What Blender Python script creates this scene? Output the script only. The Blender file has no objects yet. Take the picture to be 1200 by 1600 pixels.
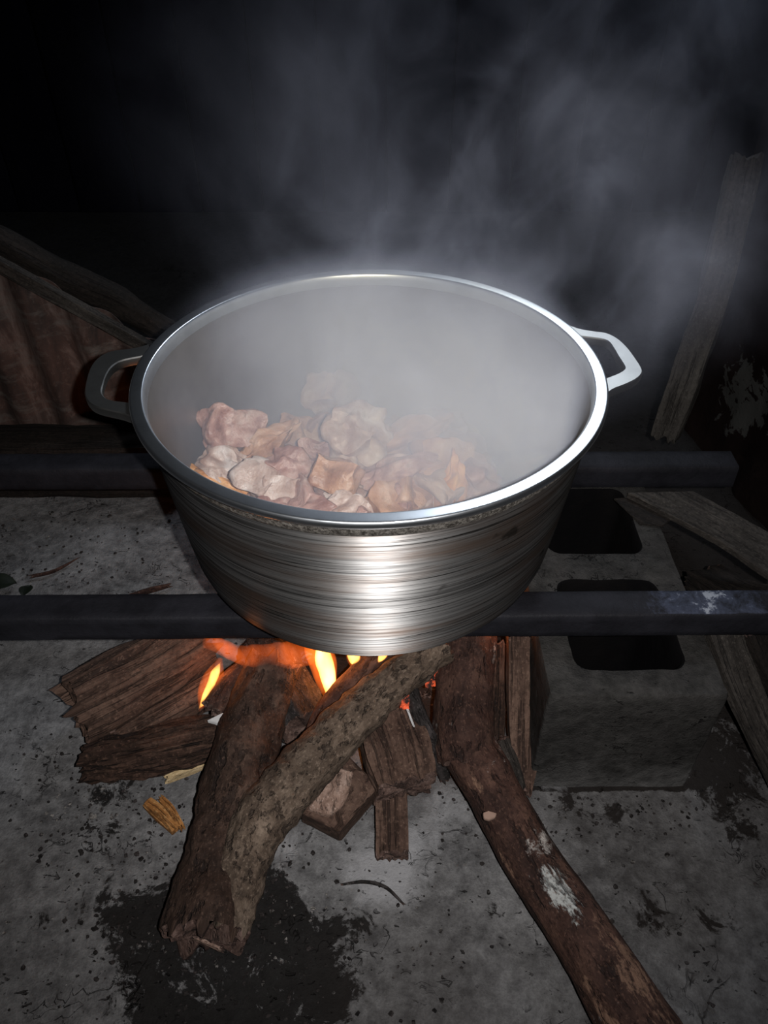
import bpy, bmesh, math, random
from mathutils import Vector, Matrix, noise
C = bpy.context.scene.collection
PI = math.pi
R = random.Random(7)

# ---------------------------------------------------------------- camera
TH = math.radians(41.07); F = 1200.0; CZ = 0.890
cd = bpy.data.cameras.new('camera'); cam = bpy.data.objects.new('camera', cd); C.objects.link(cam)
cam.location = (0, 0, CZ); cam.rotation_euler = (PI/2 - TH, 0, 0)
cd.sensor_fit = 'VERTICAL'; cd.sensor_height = 36; cd.lens = 36*F/1600; cd.clip_start = .02
bpy.context.scene.camera = cam
sc = bpy.context.scene
sc.view_settings.view_transform = 'Standard'; sc.view_settings.look = 'None'
sc.view_settings.gamma = 1; sc.view_settings.use_curve_mapping = False
sc.view_settings.exposure = 0.0
sc.cycles.use_denoising = True
sc.cycles.volume_step_rate = 1.0; sc.cycles.volume_max_steps = 128; sc.cycles.volume_bounces = 1
sc.cycles.max_bounces = 6
# ---------------------------------------------------------------- night sky
w = bpy.data.worlds.new('night'); sc.world = w; w.use_nodes = True
w.node_tree.nodes['Background'].inputs[0].default_value = (.25, .35, 1, 1)
w.node_tree.nodes['Background'].inputs[1].default_value = .0018
# ---------------------------------------------------------------- lights
def light(name, kind, loc, power, col, size=.01, aim=None, **kw):
    l = bpy.data.lights.new(name, kind); l.energy = power; l.color = col
    if kind == 'AREA': l.size = size
    else: l.shadow_soft_size = size
    for k, v in kw.items(): setattr(l, k, v)
    o = bpy.data.objects.new(name, l); C.objects.link(o); o.location = loc
    if aim is not None: o.rotation_euler = (Vector(aim) - Vector(loc)).to_track_quat('-Z', 'Y').to_euler()
    return o
# phone torch held beside the lens
light('phone_torch', 'SPOT', (.045, -.01, CZ+.02), 43.0, (1, .97, .95), .006, (-.02, .66, .24), spot_size=math.radians(92), spot_blend=1.0)
# cool lamp high behind the stove to the right, out of frame
light('yard_lamp', 'AREA', (.48, 1.95, 1.56), 11.0, (.80, .88, 1), .38, (.05, .65, .45))

# ---------------------------------------------------------------- helpers
def U(px, py, z):
    a = (px-600)/F; b = (800-py)/F
    d = Vector((a, math.cos(TH)+b*math.sin(TH), -math.sin(TH)+b*math.cos(TH)))
    return Vector((0, 0, CZ)) + d*((z-CZ)/d.z)
def UY(px, py, y):
    a = (px-600)/F; b = (800-py)/F
    d = Vector((a, math.cos(TH)+b*math.sin(TH), -math.sin(TH)+b*math.cos(TH)))
    return Vector((0, 0, CZ)) + d*(y/d.y)
def fbm(p, o=4): return noise.fractal(p, 1.0, 2.0, o)
def tag(o, label=None, cat=None, group=None, kind=None):
    for k, v in (('label', label), ('category', cat), ('group', group), ('kind', kind)):
        if v: o[k] = v
    return o
def obj(name, bm, mat, parent=None, smooth=True, mats=None, sharp=48):
    me = bpy.data.meshes.new(name)
    bmesh.ops.recalc_face_normals(bm, faces=bm.faces)
    bm.to_mesh(me); bm.free()
    for m in (mats or [mat]): me.materials.append(m)
    if smooth:
        me.polygons.foreach_set('use_smooth', [True]*len(me.polygons)); me.set_sharp_from_angle(angle=math.radians(sharp))
    o = bpy.data.objects.new(name, me); C.objects.link(o)
    if parent:
        o.parent = parent; o.matrix_parent_inverse = Matrix.Translation(parent.location).inverted()
    return o
def empty(name, loc, label, cat, group=None):
    o = bpy.data.objects.new(name, None); C.objects.link(o); o.location = loc; o.empty_display_size = .05
    return tag(o, label, cat, group)
def lathe(prof, n=160, cx=0, cy=0, cz=0, a0=0):
    bm = bmesh.new(); rings = []
    for r, z in prof:
        if r < 1e-5: rings.append([bm.verts.new((cx, cy, cz+z))])
        else: rings.append([bm.verts.new((cx+r*math.cos(2*PI*i/n), cy+r*math.sin(2*PI*i/n), cz+z)) for i in range(n)])
    for A, B in zip(rings, rings[1:]):
        for i in range(n):
            j = (i+1) % n
            if len(A) == 1: bm.faces.new((A[0], B[i], B[j]))
            elif len(B) == 1: bm.faces.new((A[i], A[j], B[0]))
            else: bm.faces.new((A[i], A[j], B[j], B[i]))
    return bm
def box_bm(x0, x1, y0, y1, z0, z1, bev=.002, seg=2):
    bm = bmesh.new(); bmesh.ops.create_cube(bm, size=1)
    for v in bm.verts: v.co = Vector((x0+(v.co.x+.5)*(x1-x0), y0+(v.co.y+.5)*(y1-y0), z0+(v.co.z+.5)*(z1-z0)))
    if bev: bmesh.ops.bevel(bm, geom=bm.edges[:], offset=bev, segments=seg, affect='EDGES', profile=.6)
    return bm
def prism_bm(pts, ext, bev=.0015, rough=0.0, seed=0, cuts=3):
    """polygon in space extruded by a vector; rough jitters it like broken wood"""
    bm = bmesh.new()
    a = [bm.verts.new(Vector(p)) for p in pts]; b = [bm.verts.new(Vector(p)+Vector(ext)) for p in pts]
    bm.faces.new(a); bm.faces.new(b[::-1]); n = len(a)
    for i in range(n):
        j = (i+1) % n; bm.faces.new((a[i], a[j], b[j], b[i]))
    bmesh.ops.recalc_face_normals(bm, faces=bm.faces)
    if bev: bmesh.ops.bevel(bm, geom=bm.edges[:], offset=bev, segments=1, affect='EDGES')
    if rough:
        bmesh.ops.triangulate(bm, faces=bm.faces)
        for _ in range(cuts):
            L = [e for e in bm.edges if e.calc_length() > .012]
            if L: bmesh.ops.subdivide_edges(bm, edges=L, cuts=1)
            bmesh.ops.triangulate(bm, faces=[f for f in bm.faces if len(f.verts) > 3])
        for v in bm.verts:
            q = v.co*28 + Vector((seed, seed, 0))
            v.co += noise.noise_vector(q)*rough + noise.noise_vector(q*3.1)*rough*.4
    return bm
def catmull(P, m):
    out = []; n = len(P)-1
    for k in range(m+1):
        t = k/m*n; i = min(int(t), n-1); t -= i
        g = lambda j: P[max(0, min(n, j))]
        a, b, c, d = g(i-1), g(i), g(i+1), g(i+2)
        out.append((b*2 + (c-a)*t + (a*2-b*5+c*4-d)*t*t + (b*3-a-c*3+d)*t**3)*.5)
    return out
def log_bm(pts, rad, sec=None, m=60, n=44, amp=.003, af=18, cf=60, seed=0, endjit=.006, ridge=0, knots=(), up=(0, 0, 1), patches=()):
    """a sweep along pts; sec = polygon in unit radius or None for round; 'rest' keeps straightened coordinates"""
    P = catmull([Vector(p) for p in pts], m)
    rr = catmull([Vector((r, 0, 0)) if not isinstance(r, (tuple, list)) else Vector((r[0], r[1], 0)) for r in rad], m)
    if sec:
        per = []; k = len(sec)
        for i in range(k):
            a = Vector(sec[i]).to_2d() if len(sec[i]) == 3 else Vector(sec[i]); b = Vector(sec[(i+1) % k])
            per.append((a, b, (b-a).length))
        tot = sum(x[2] for x in per); base = []
        for j in range(n):
            t = j/n*tot
            for a, b, l in per:
                if t <= l: base.append(a.lerp(b, t/l)); break
                t -= l
            else: base.append(per[-1][1])
    else: base = [Vector((math.cos(2*PI*j/n), math.sin(2*PI*j/n))) for j in range(n)]
    bm = bmesh.new(); lay = bm.verts.layers.float_vector.new('rest'); PL = {k: bm.verts.layers.float.new(k) for k in ('pale', 'bare')}
    S = Vector((seed*3.7, seed*1.3, seed*5.1)); s = 0; rings = []
    for i, p in enumerate(P):
        if i: s += (p-P[i-1]).length
        T = (P[min(i+1, m)]-P[max(i-1, 0)]).normalized()
        Xv = T.cross(Vector(up)).normalized(); Yv = Xv.cross(T).normalized()
        r = rr[i].x; ry = rr[i].y or r
        ring = []
        for j, b in enumerate(base):
            q = Vector((s, b.x*r, b.y*ry))
            d = amp*(fbm(Vector((q.x*af, q.y*cf, q.z*cf))+S) )
            if ridge: d += ridge*abs(noise.noise(Vector((q.x*af*.5, q.y*cf*2, q.z*cf*2))+S))
            d += amp*1.2*noise.noise(Vector((q.x*9, q.y*14, q.z*14))+S)
            for (ks, ka, kr, kh) in knots:
                ang = math.atan2(b.y, b.x)
                da = math.atan2(math.sin(ang-ka), math.cos(ang-ka))*r
                d += kh*math.exp(-((s-ks)**2+da*da)/(kr*kr))
            nb = b.normalized()
            e = 0
            if i in (0, m): e = endjit*noise.noise(Vector((b.x*3, b.y*3, seed+i)))*2
            v = bm.verts.new(p + Xv*(b.x*r+nb.x*d) + Yv*(b.y*ry+nb.y*d) + T*e)
            v[lay] = q; ring.append(v)
            for (kind, ks, ka, ls, lw, val) in patches:
                ang = math.atan2(b.y, b.x); da = math.atan2(math.sin(ang-ka), math.cos(ang-ka))*r
                v[PL[kind]] = max(v[PL[kind]], val*math.exp(-((s-ks)/ls)**2-(da/lw)**2))
        rings.append(ring)
    for A, B in zip(rings, rings[1:]):
        for j in range(n): k = (j+1) % n; bm.faces.new((A[j], A[k], B[k], B[j]))
    for ring, sg in ((rings[0], -1), (rings[-1], 1)):     # rough end faces
        c0 = sum((v.co for v in ring), Vector())/n; prev = ring
        T = (P[-1]-P[-2]).normalized() if sg > 0 else (P[0]-P[1]).normalized()
        for f in (.93, .6, .3):
            cur = []
            for v in ring:
                nv = bm.verts.new(c0.lerp(v.co, f) + T*(.0015 + endjit*.35*noise.noise(v.co*60*f+S))); nv[lay] = v[lay]*f; cur.append(nv)
            for j in range(n):
                k = (j+1) % n; fc = bm.faces.new((prev[j], prev[k], cur[k], cur[j])); fc.material_index = 1
            prev = cur
        cv = bm.verts.new(c0+T*.001); cv[lay] = (s if sg > 0 else 0, 0, 0)
        for j in range(n): fc = bm.faces.new((prev[j], prev[(j+1) % n], cv)); fc.material_index = 1
    return bm

# ---------------------------------------------------------------- materials
class N:
    def __init__(s, name):
        s.m = bpy.data.materials.new(name); s.m.use_nodes = True; s.t = s.m.node_tree
        s.p = s.t.nodes['Principled BSDF']; s.out = s.t.nodes['Material Output']
    def n(s, typ, **kw):
        x = s.t.nodes.new(typ)
        for k, v in kw.items():
            if k.startswith('i_'):
                x.inputs[k[2:]].default_value = v
            else: setattr(x, k, v)
        return x
    def l(s, a, b): s.t.links.new(a, b)
    def mapping(s, scale, src='Object', attr=None, loc=(0, 0, 0)):
        if attr: a = s.n('ShaderNodeAttribute', attribute_name=attr).outputs['Vector']
        else: a = s.n('ShaderNodeTexCoord').outputs[src]
        mp = s.n('ShaderNodeMapping'); mp.inputs['Scale'].default_value = scale; mp.inputs['Location'].default_value = loc
        s.l(a, mp.inputs[0]); return mp.outputs[0]
    def noise(s, vec, scale, detail=4, rough=.6, dist=0):
        x = s.n('ShaderNodeTexNoise'); x.inputs['Scale'].default_value = scale; x.inputs['Detail'].default_value = detail
        x.inputs['Roughness'].default_value = rough; x.inputs['Distortion'].default_value = dist
        s.l(vec, x.inputs['Vector']); return x.outputs['Fac']
    def ramp(s, fac, stops, interp='LINEAR'):
        x = s.n('ShaderNodeValToRGB'); x.color_ramp.interpolation = interp
        e = x.color_ramp.elements
        while len(e) < len(stops): e.new(.5)
        for el, (p, c) in zip(e, stops):
            el.position = p; el.color = (c, c, c, 1) if not isinstance(c, tuple) else (*c, 1)
        s.l(fac, x.inputs[0]); return x.outputs[0]
    def mix(s, fac, a, b, mode='MIX'):
        x = s.n('ShaderNodeMix', data_type='RGBA', blend_type=mode)
        for i, v in ((0, fac), (6, a), (7, b)):
            if isinstance(v, (float, int)): x.inputs[i].default_value = v if i == 0 else (v, v, v, 1)
            elif isinstance(v, tuple): x.inputs[i].default_value = (*v, 1)
            else: s.l(v, x.inputs[i])
        return x.outputs[2]
    def math(s, op, a, b=0.0, c=None, clamp=False):
        x = s.n('ShaderNodeMath', operation=op, use_clamp=clamp)
        for i, v in enumerate((a, b) if c is None else (a, b, c)):
            if isinstance(v, (float, int)): x.inputs[i].default_value = v
            else: s.l(v, x.inputs[i])
        return x.outputs[0]
    def bump(s, h, dist=.002, strength=1.0, prev=None):
        x = s.n('ShaderNodeBump'); x.inputs['Distance'].default_value = dist; x.inputs['Strength'].default_value = strength
        s.l(h, x.inputs['Height'])
        if prev: s.l(prev, x.inputs['Normal'])
        s.l(x.outputs[0], s.p.inputs['Normal']); return x.outputs[0]
    def set(s, **kw):
        for k, v in kw.items():
            k = k.replace('_', ' ').title() if k not in ('IOR',) else k
            inp = s.p.inputs[k]
            if hasattr(v, 'links'): s.l(v, inp)
            else: inp.default_value = (*v, 1) if isinstance(v, tuple) and len(v) == 3 else v
        return s

def wood(name, dark, mid, lite, along=8, across=90, ash=0.0, crack=.6, rough=.85, spots=None, bumpd=.003, flake=0):
    m = N(name)
    v = m.mapping((along, across, across), attr='rest')
    g = m.noise(v, 1, 6, .7)
    g2 = m.noise(m.mapping((22, 30, 30), attr='rest'), 1, 5, .65)
    col = m.ramp(m.math('ADD', m.math('MULTIPLY', g, .6), m.math('MULTIPLY', g2, .4)), [(.32, dark), (.5, mid), (.68, lite)])
    big = m.noise(m.mapping((7, 9, 9), attr='rest', loc=(3, 1, 2)), 1, 3)
    col = m.mix(m.ramp(big, [(.4, 0), (.65, 1)]), col, m.mix(.5, col, dark))
    pn = m.noise(m.mapping((60, 150, 150), attr='rest', loc=(4, 4, 1)), 1, 5, .75)
    for an_, pc_ in (('bare', m.mix(g, (.05, .028, .019), (.21, .125, .085))), ('pale', (.30, .31, .30))):
        pf = m.math('ADD', m.n('ShaderNodeAttribute', attribute_name=an_).outputs['Fac'], m.math('MULTIPLY', m.math('SUBTRACT', pn, .5), 2.2))
        col = m.mix(m.math('MULTIPLY', m.ramp(pf, [(.50, 0), (.72, .9)]), m.ramp(m.n('ShaderNodeAttribute', attribute_name=an_).outputs['Fac'], [(.02, 0), (.12, 1)])), col, pc_)
    cr = m.noise(m.mapping((along*1.6, across*1.7, across*1.7), attr='rest', loc=(5, 5, 5)), 1, 4, .6)
    crm = m.ramp(cr, [(.36, 1), (.44, 0)])
    col = m.mix(m.math('MULTIPLY', crm, crack), col, (.006, .004, .004))
    if ash:
        an = m.noise(m.mapping((16, 16, 16), attr='rest', loc=(9, 2, 4)), 1, 6, .75)
        col = m.mix(m.ramp(an, [(.60-ash*.12, 0), (.66, .85)]), col, (.34, .32, .30))
    fine = m.noise(m.mapping((260, 320, 320), attr='rest'), 1, 3)
    col = m.mix(m.ramp(fine, [(.55, 0), (.70, .65)]), col, lite)
    col = m.mix(m.ramp(m.noise(m.mapping((150, 190, 190), attr='rest', loc=(2, 7, 1)), 1, 4, .7), [(.34, .75), (.50, 0)]), col, dark)
    m.set(base_color=col, roughness=rough); m.p.inputs['Specular IOR Level'].default_value = .18
    h = m.math('ADD', m.math('MULTIPLY', g, .8), m.math('MULTIPLY', m.math('SUBTRACT', 1.0, crm), .5))
    h = m.math('ADD', h, m.math('MULTIPLY', fine, .15))
    m.bump(h, bumpd*1.7, 1.0)
    return m.m
M = {}
M['bark_dark'] = wood('bark_dark', (0.0092, 0.0052, 0.0037), (0.0360, 0.0206, 0.0149), (0.0862, 0.0540, 0.0398), 24, 40)
M['bark_light'] = wood('bark_light', (0.0216, 0.0151, 0.0108), (0.0828, 0.0590, 0.0432), (0.1800, 0.1368, 0.1044), 46, 60, crack=.45, bumpd=.0035)
M['bark_red'] = wood('bark_red', (0.0100, 0.0048, 0.0039), (0.0408, 0.0203, 0.0152), (0.0950, 0.0514, 0.0364), 20, 46, ash=.15)
M['split'] = wood('split_wood', (0.0201, 0.0111, 0.0081), (0.0764, 0.0454, 0.0334), (0.1473, 0.0938, 0.0696), 4, 95, crack=.55)
M['split_dark'] = wood('split_dark', (0.0083, 0.0048, 0.0035), (0.0368, 0.0200, 0.0141), (0.1012, 0.0576, 0.0408), 7, 120, crack=.85, bumpd=.005)
M['char'] = wood('char', (.004, .004, .004), (.018, .015, .014), (.06, .05, .05), 22, 70, ash=.45)
M['grey_wood'] = wood('grey_wood', (0.0099, 0.0083, 0.0072), (0.0341, 0.0292, 0.0253), (0.0715, 0.0633, 0.0550), 5, 90, crack=.4)
M['end'] = wood('end_grain', (.02, .012, .010), (.085, .052, .042), (.19, .13, .11), 60, 60, crack=.5)
M['break'] = wood('broken_pale', (0.088, 0.054, 0.041), (0.234, 0.156, 0.122), (0.410, 0.312, 0.263), 9, 110, crack=.25)
M['pale'] = wood('pale_splinter', (.38, .27, .14), (.55, .42, .24), (.66, .53, .35), 6, 160, crack=.05)
M['amber'] = wood('amber_chip', (.12, .045, .012), (.34, .15, .045), (.55, .32, .13), 9, 170, crack=.4)
M['board_dark'] = wood('board_dark', (0.0027, 0.0023, 0.0018), (0.0108, 0.0081, 0.0067), (0.0248, 0.0189, 0.0158), 5, 70)
M['ash'] = wood('ash_flake', (.2, .2, .2), (.42, .42, .42), (.6, .6, .6), 20, 60, crack=.2)

def ember_mat():
    m = N('ember'); v = m.mapping((1, 1, 1))
    n1 = m.noise(v, 90, 4, .7)
    m.set(base_color=(.01, .005, .004), roughness=.9)
    m.p.inputs['Emission Color'].default_value = (1, .13, .04, 1)
    m.l(m.ramp(n1, [(.42, 0), (.62, .9)]), m.p.inputs['Emission Strength']); m.bump(n1, .004)
    return m.m
M['ember'] = ember_mat()

def concrete(name, lo, hi, floor=False):
    m = N(name); v = m.mapping((1, 1, 1))
    a = m.noise(v, 9, 6, .62); b = m.noise(v, 60, 5, .7); c = m.noise(v, 420, 3, .6)
    col = m.ramp(m.math('ADD', m.math('MULTIPLY', a, .42), m.math('MULTIPLY', b, .58)), [(.38, lo), (.60, hi)])
    mt = m.noise(m.mapping((1, 1, 1), loc=(7, 3, 0)), 28, 6, .7, .4)
    col = m.mix(m.ramp(mt, [(.36, .6), (.56, 0)]), col, m.mix(.6, col, (.02, .018, .018)))
    col = m.mix(m.ramp(c, [(.3, .55), (.75, 0)]), col, m.mix(.55, col, (0.02, .02, .02)))
    # pits
    pv = m.noise(m.mapping((1, 1.7, 1.7), loc=(1, 2, 3)), 75, 3, .55, .6)
    gate = m.noise(m.mapping((1, 1, 1), loc=(8, 2, 3)), 10, 3, .6)
    pit = m.math('MULTIPLY', m.ramp(pv, [(.30, 1), (.345, 0)]), m.ramp(gate, [(.42, .1), (.56, 1)]))
    col = m.mix(m.math('MULTIPLY', pit, .85), col, (.012, .011, .011))
    cv = m.n('ShaderNodeTexVoronoi', feature='DISTANCE_TO_EDGE'); cv.inputs['Scale'].default_value = 9
    wob = m.mix(.12, m.mapping((1, 1, 1)), m.n('ShaderNodeTexNoise', i_Scale=6.0, i_Detail=5.0).outputs['Color'])
    m.l(wob, cv.inputs['Vector'])
    crk = m.math('MULTIPLY', m.ramp(cv.outputs['Distance'], [(0.0, 1), (.012, 0)]), m.ramp(gate, [(.52, 0), (.62, .8)]))
    col = m.mix(crk, col, (.015, .014, .014))
    h = m.math('SUBTRACT', m.math('ADD', m.math('MULTIPLY', b, .5), m.math('MULTIPLY', c, .18)), m.math('ADD', m.math('MULTIPLY', pit, .6), m.math('MULTIPLY', crk, .5)))
    if floor:
        at = m.n('ShaderNodeAttribute', attribute_name='soot_tone').outputs['Fac']
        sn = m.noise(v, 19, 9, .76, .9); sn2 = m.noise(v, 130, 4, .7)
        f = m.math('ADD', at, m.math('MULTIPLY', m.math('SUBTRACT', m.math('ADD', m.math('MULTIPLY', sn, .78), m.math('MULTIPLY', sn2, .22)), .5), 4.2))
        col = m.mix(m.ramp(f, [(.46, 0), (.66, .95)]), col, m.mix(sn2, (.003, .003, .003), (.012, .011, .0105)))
        gs = m.n('ShaderNodeAttribute', attribute_name='grime_dark').outputs['Fac']
        f2 = m.math('ADD', gs, m.math('MULTIPLY', m.math('SUBTRACT', sn, .5), .9), clamp=True)
        col = m.mix(m.math('MULTIPLY', f2, .85), col, m.mix(.5, col, (.020, .016, .014)))
        as_ = m.n('ShaderNodeAttribute', attribute_name='ashy').outputs['Fac']
        f3 = m.math('ADD', as_, m.math('MULTIPLY', m.math('SUBTRACT', sn, .5), 1.4))
        col = m.mix(m.ramp(f3, [(.40, 0), (.80, .6)]), col, (.30, .30, .31))
    m.set(base_color=col, roughness=.95); m.p.inputs['Specular IOR Level'].default_value = .03
    m.bump(h, .007, .9)
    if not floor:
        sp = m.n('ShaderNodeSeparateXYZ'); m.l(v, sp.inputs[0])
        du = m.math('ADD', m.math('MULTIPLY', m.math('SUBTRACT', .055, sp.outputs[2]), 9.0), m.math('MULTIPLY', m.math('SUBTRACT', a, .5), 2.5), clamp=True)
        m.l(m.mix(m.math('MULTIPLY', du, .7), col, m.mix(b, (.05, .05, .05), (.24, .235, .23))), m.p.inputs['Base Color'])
    return m.m
M['floor'] = concrete('hearth_concrete', (.075, .074, .076), (.20, .198, .20), True)
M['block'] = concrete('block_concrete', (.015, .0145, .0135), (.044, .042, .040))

def soot_wall(name, dark, lite, peel=False, sc_=3):
    m = N(name); v = m.mapping((1, 1, 1))
    a = m.noise(m.mapping((2, 2, .5)), sc_, 5); b = m.noise(v, 40, 5, .7)
    col = m.mix(m.ramp(a, [(.4, 0), (.7, 1)]), dark, lite); col = m.mix(m.ramp(b, [(.5, 0), (.7, .6)]), col, lite)
    if peel:
        gate = m.n('ShaderNodeAttribute', attribute_name='soot_tone').outputs['Fac']
        pn = m.noise(m.mapping((1, 1, 1)), 32, 6, .65, .3)
        f = m.math('ADD', gate, m.math('SUBTRACT', pn, .5))
        col = m.mix(m.ramp(f, [(.50, 0), (.53, 1)]), col, (.045, .045, .043))
    m.set(base_color=col, roughness=.95); m.p.inputs['Specular IOR Level'].default_value = .05; m.bump(b, .004, .6)
    return m.m
M['soot_tone'] = soot_wall('sooty_wall', (.0015, .0015, .002), (.004, .0035, .0035))
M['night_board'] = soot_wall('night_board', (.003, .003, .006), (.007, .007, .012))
M['peel'] = soot_wall('peeling_wall', (.005, .003, .003), (.013, .008, .007), True)

def rust_sheet():
    m = N('rusty_sheet'); v = m.mapping((1, 1, 1))
    a = m.noise(m.mapping((3, 3, 1)), 5, 6, .7, .4); b = m.noise(v, 60, 5, .7); c = m.noise(m.mapping((1, 1, 3)), 14, 4, .7)
    col = m.ramp(a, [(.32, (.012, .008, .007)), (.5, (.050, .026, .020)), (.68, (.15, .105, .09))])
    col = m.mix(m.ramp(c, [(.52, 0), (.7, .7)]), col, (.10, .088, .078))
    col = m.mix(m.ramp(b, [(.55, 0), (.72, .5)]), col, (.14, .10, .085))
    m.set(base_color=col, roughness=.8, metallic=.15); m.bump(b, .002, .6); return m.m
M['rust'] = rust_sheet()
def steel(name, base, spec=.5, glints=0):
    m = N(name); v = m.mapping((1, 1, 1))
    a = m.noise(v, 14, 5, .65); b = m.noise(m.mapping((1, 1, 1), loc=(3, 3, 3)), 130, 4, .7)
    col = m.mix(m.ramp(a, [(.4, 0), (.65, 1)]), base, tuple(x*1.9 for x in base))
    if glints:  # lamp reflections put into the base colour as bluish and whitish glints
        g = m.n('ShaderNodeAttribute', attribute_name='soot_tone').outputs['Fac']
        f = m.math('ADD', m.math('MULTIPLY', g, .42), m.math('ADD', m.math('MULTIPLY', m.noise(v, 38, 7, .75, .5), .65), m.math('MULTIPLY', b, .2)))
        col = m.mix(m.ramp(f, [(.70, 0), (.88, .7)]), col, (.055, .065, .10))
        col = m.mix(m.ramp(f, [(.86, 0), (.90, .7)]), col, (.28, .30, .34))
    m.set(base_color=col, roughness=.62, metallic=0.0); m.p.inputs['Specular IOR Level'].default_value = .10; m.bump(b, .0015, .7); return m.m
M['steel'] = steel('sooty_steel', (.0075, .0075, .0095), glints=1)

ROT = 0.25
def alu(name, streak=True, base=(.50, .50, .51), rough=.38, cast=False, dirt=0.0, met=.85):
    m = N(name); v = m.mapping((1, 1, 1))
    if streak:
        s1 = m.noise(m.mapping((5, 5, 330)), 1, 5, .62, .25); s2 = m.noise(m.mapping((2.5, 2.5, 520), loc=(1, 1, 1)), 1, 3, .6)
        s3 = m.noise(m.mapping((6, 6, 520), loc=(4, 1, 1)), 1, 4, .65, .2)
        sm = m.math('ADD', m.math('MULTIPLY', s1, .65), m.math('MULTIPLY', s2, .35))
        col = m.mix(m.ramp(sm, [(.40, 1), (.56, 0)]), base, tuple(x*.28 for x in base))
        br = m.noise(m.mapping((3, 3, 14)), 1.6, 4, .6)
        col = m.mix(m.ramp(br, [(.46, 0), (.68, .75)]), col, (.24, .165, .125))
        col = m.mix(m.ramp(s3, [(.37, 1), (.43, 0)]), col, (.03, .027, .025))
        spots = m.noise(m.mapping((1, 1, 1), loc=(6, 6, 6)), 26, 3, .5)
        col = m.mix(m.ramp(spots, [(.70, 0), (.76, .7)]), col, (.04, .035, .03))
        rg = m.ramp(s1, [(.3, rough+.15), (.7, rough-.05)])
        h = m.math('ADD', m.math('MULTIPLY', s1, .7), m.math('MULTIPLY', s3, .5))
        m.set(base_color=col, metallic=met, roughness=rg); m.bump(h, .0007, .45)
        tg = m.n('ShaderNodeTangent', direction_type='RADIAL', axis='Z'); m.l(tg.outputs[0], m.p.inputs['Tangent'])
        m.p.inputs['Anisotropic'].default_value = .95; m.p.inputs['Anisotropic Rotation'].default_value = ROT
    elif cast:
        b = m.noise(v, 260, 4, .75)
        col = m.ramp(b, [(.40, (.035, .03, .025)), (.62, (.20, .185, .165))])
        m.set(base_color=col, metallic=.5, roughness=.6); m.bump(b, .003, 1)
    else:
        b = m.noise(v, 40, 4, .6); c = m.noise(v, 400, 2, .5)
        col = m.mix(m.ramp(b, [(.4, 0), (.7, 1)]), base, tuple(x*.86 for x in base))
        m.set(base_color=col, metallic=met, roughness=rough)
    return m.m
M['alu_body'] = alu('brushed_aluminium', base=(.47, .465, .46), rough=.54, met=.93)
M['alu_rim'] = alu('machined_rim', False, (.66, .70, .74), .31, met=1.0)
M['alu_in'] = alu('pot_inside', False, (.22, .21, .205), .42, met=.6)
M['alu_handle'] = alu('cast_handle', False, (.30, .30, .29), .40, met=1.0)
M['alu_cast'] = alu('rough_cast_band', False, cast=True)

def meat(name, a, b, c, seed):
    m = N(name); v = m.mapping((1, 1, 1), loc=(seed, seed, 0))
    n1 = m.noise(v, 22, 5, .65, .6); n2 = m.noise(v, 70, 4, .7)
    col = m.ramp(n1, [(.36, a), (.5, b), (.64, c)])
    col = m.mix(m.ramp(n2, [(.56, 0), (.72, .55)]), col, tuple(x*.45 for x in a))
    m.set(base_color=col, roughness=.42); m.p.inputs['Subsurface Weight'].default_value = .12
    m.p.inputs['Subsurface Radius'].default_value = (.01, .004, .003); m.p.inputs['Subsurface Scale'].default_value = .5
    m.bump(m.math('ADD', m.math('MULTIPLY', n1, .5), m.math('MULTIPLY', n2, .5)), .006, .8); return m.m
M['meat_pink'] = meat('meat_pink', (.22, .105, .085), (.37, .22, .185), (.50, .38, .34), 1)
M['meat_skin'] = meat('meat_skin', (.30, .19, .15), (.44, .34, .30), (.58, .52, .50), 4)
M['meat_tan'] = meat('meat_tan', (.24, .11, .06), (.42, .235, .145), (.52, .36, .27), 7)
M['carrot'] = meat('meat_orange', (.34, .12, .025), (.56, .25, .07), (.66, .38, .17), 9)

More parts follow.
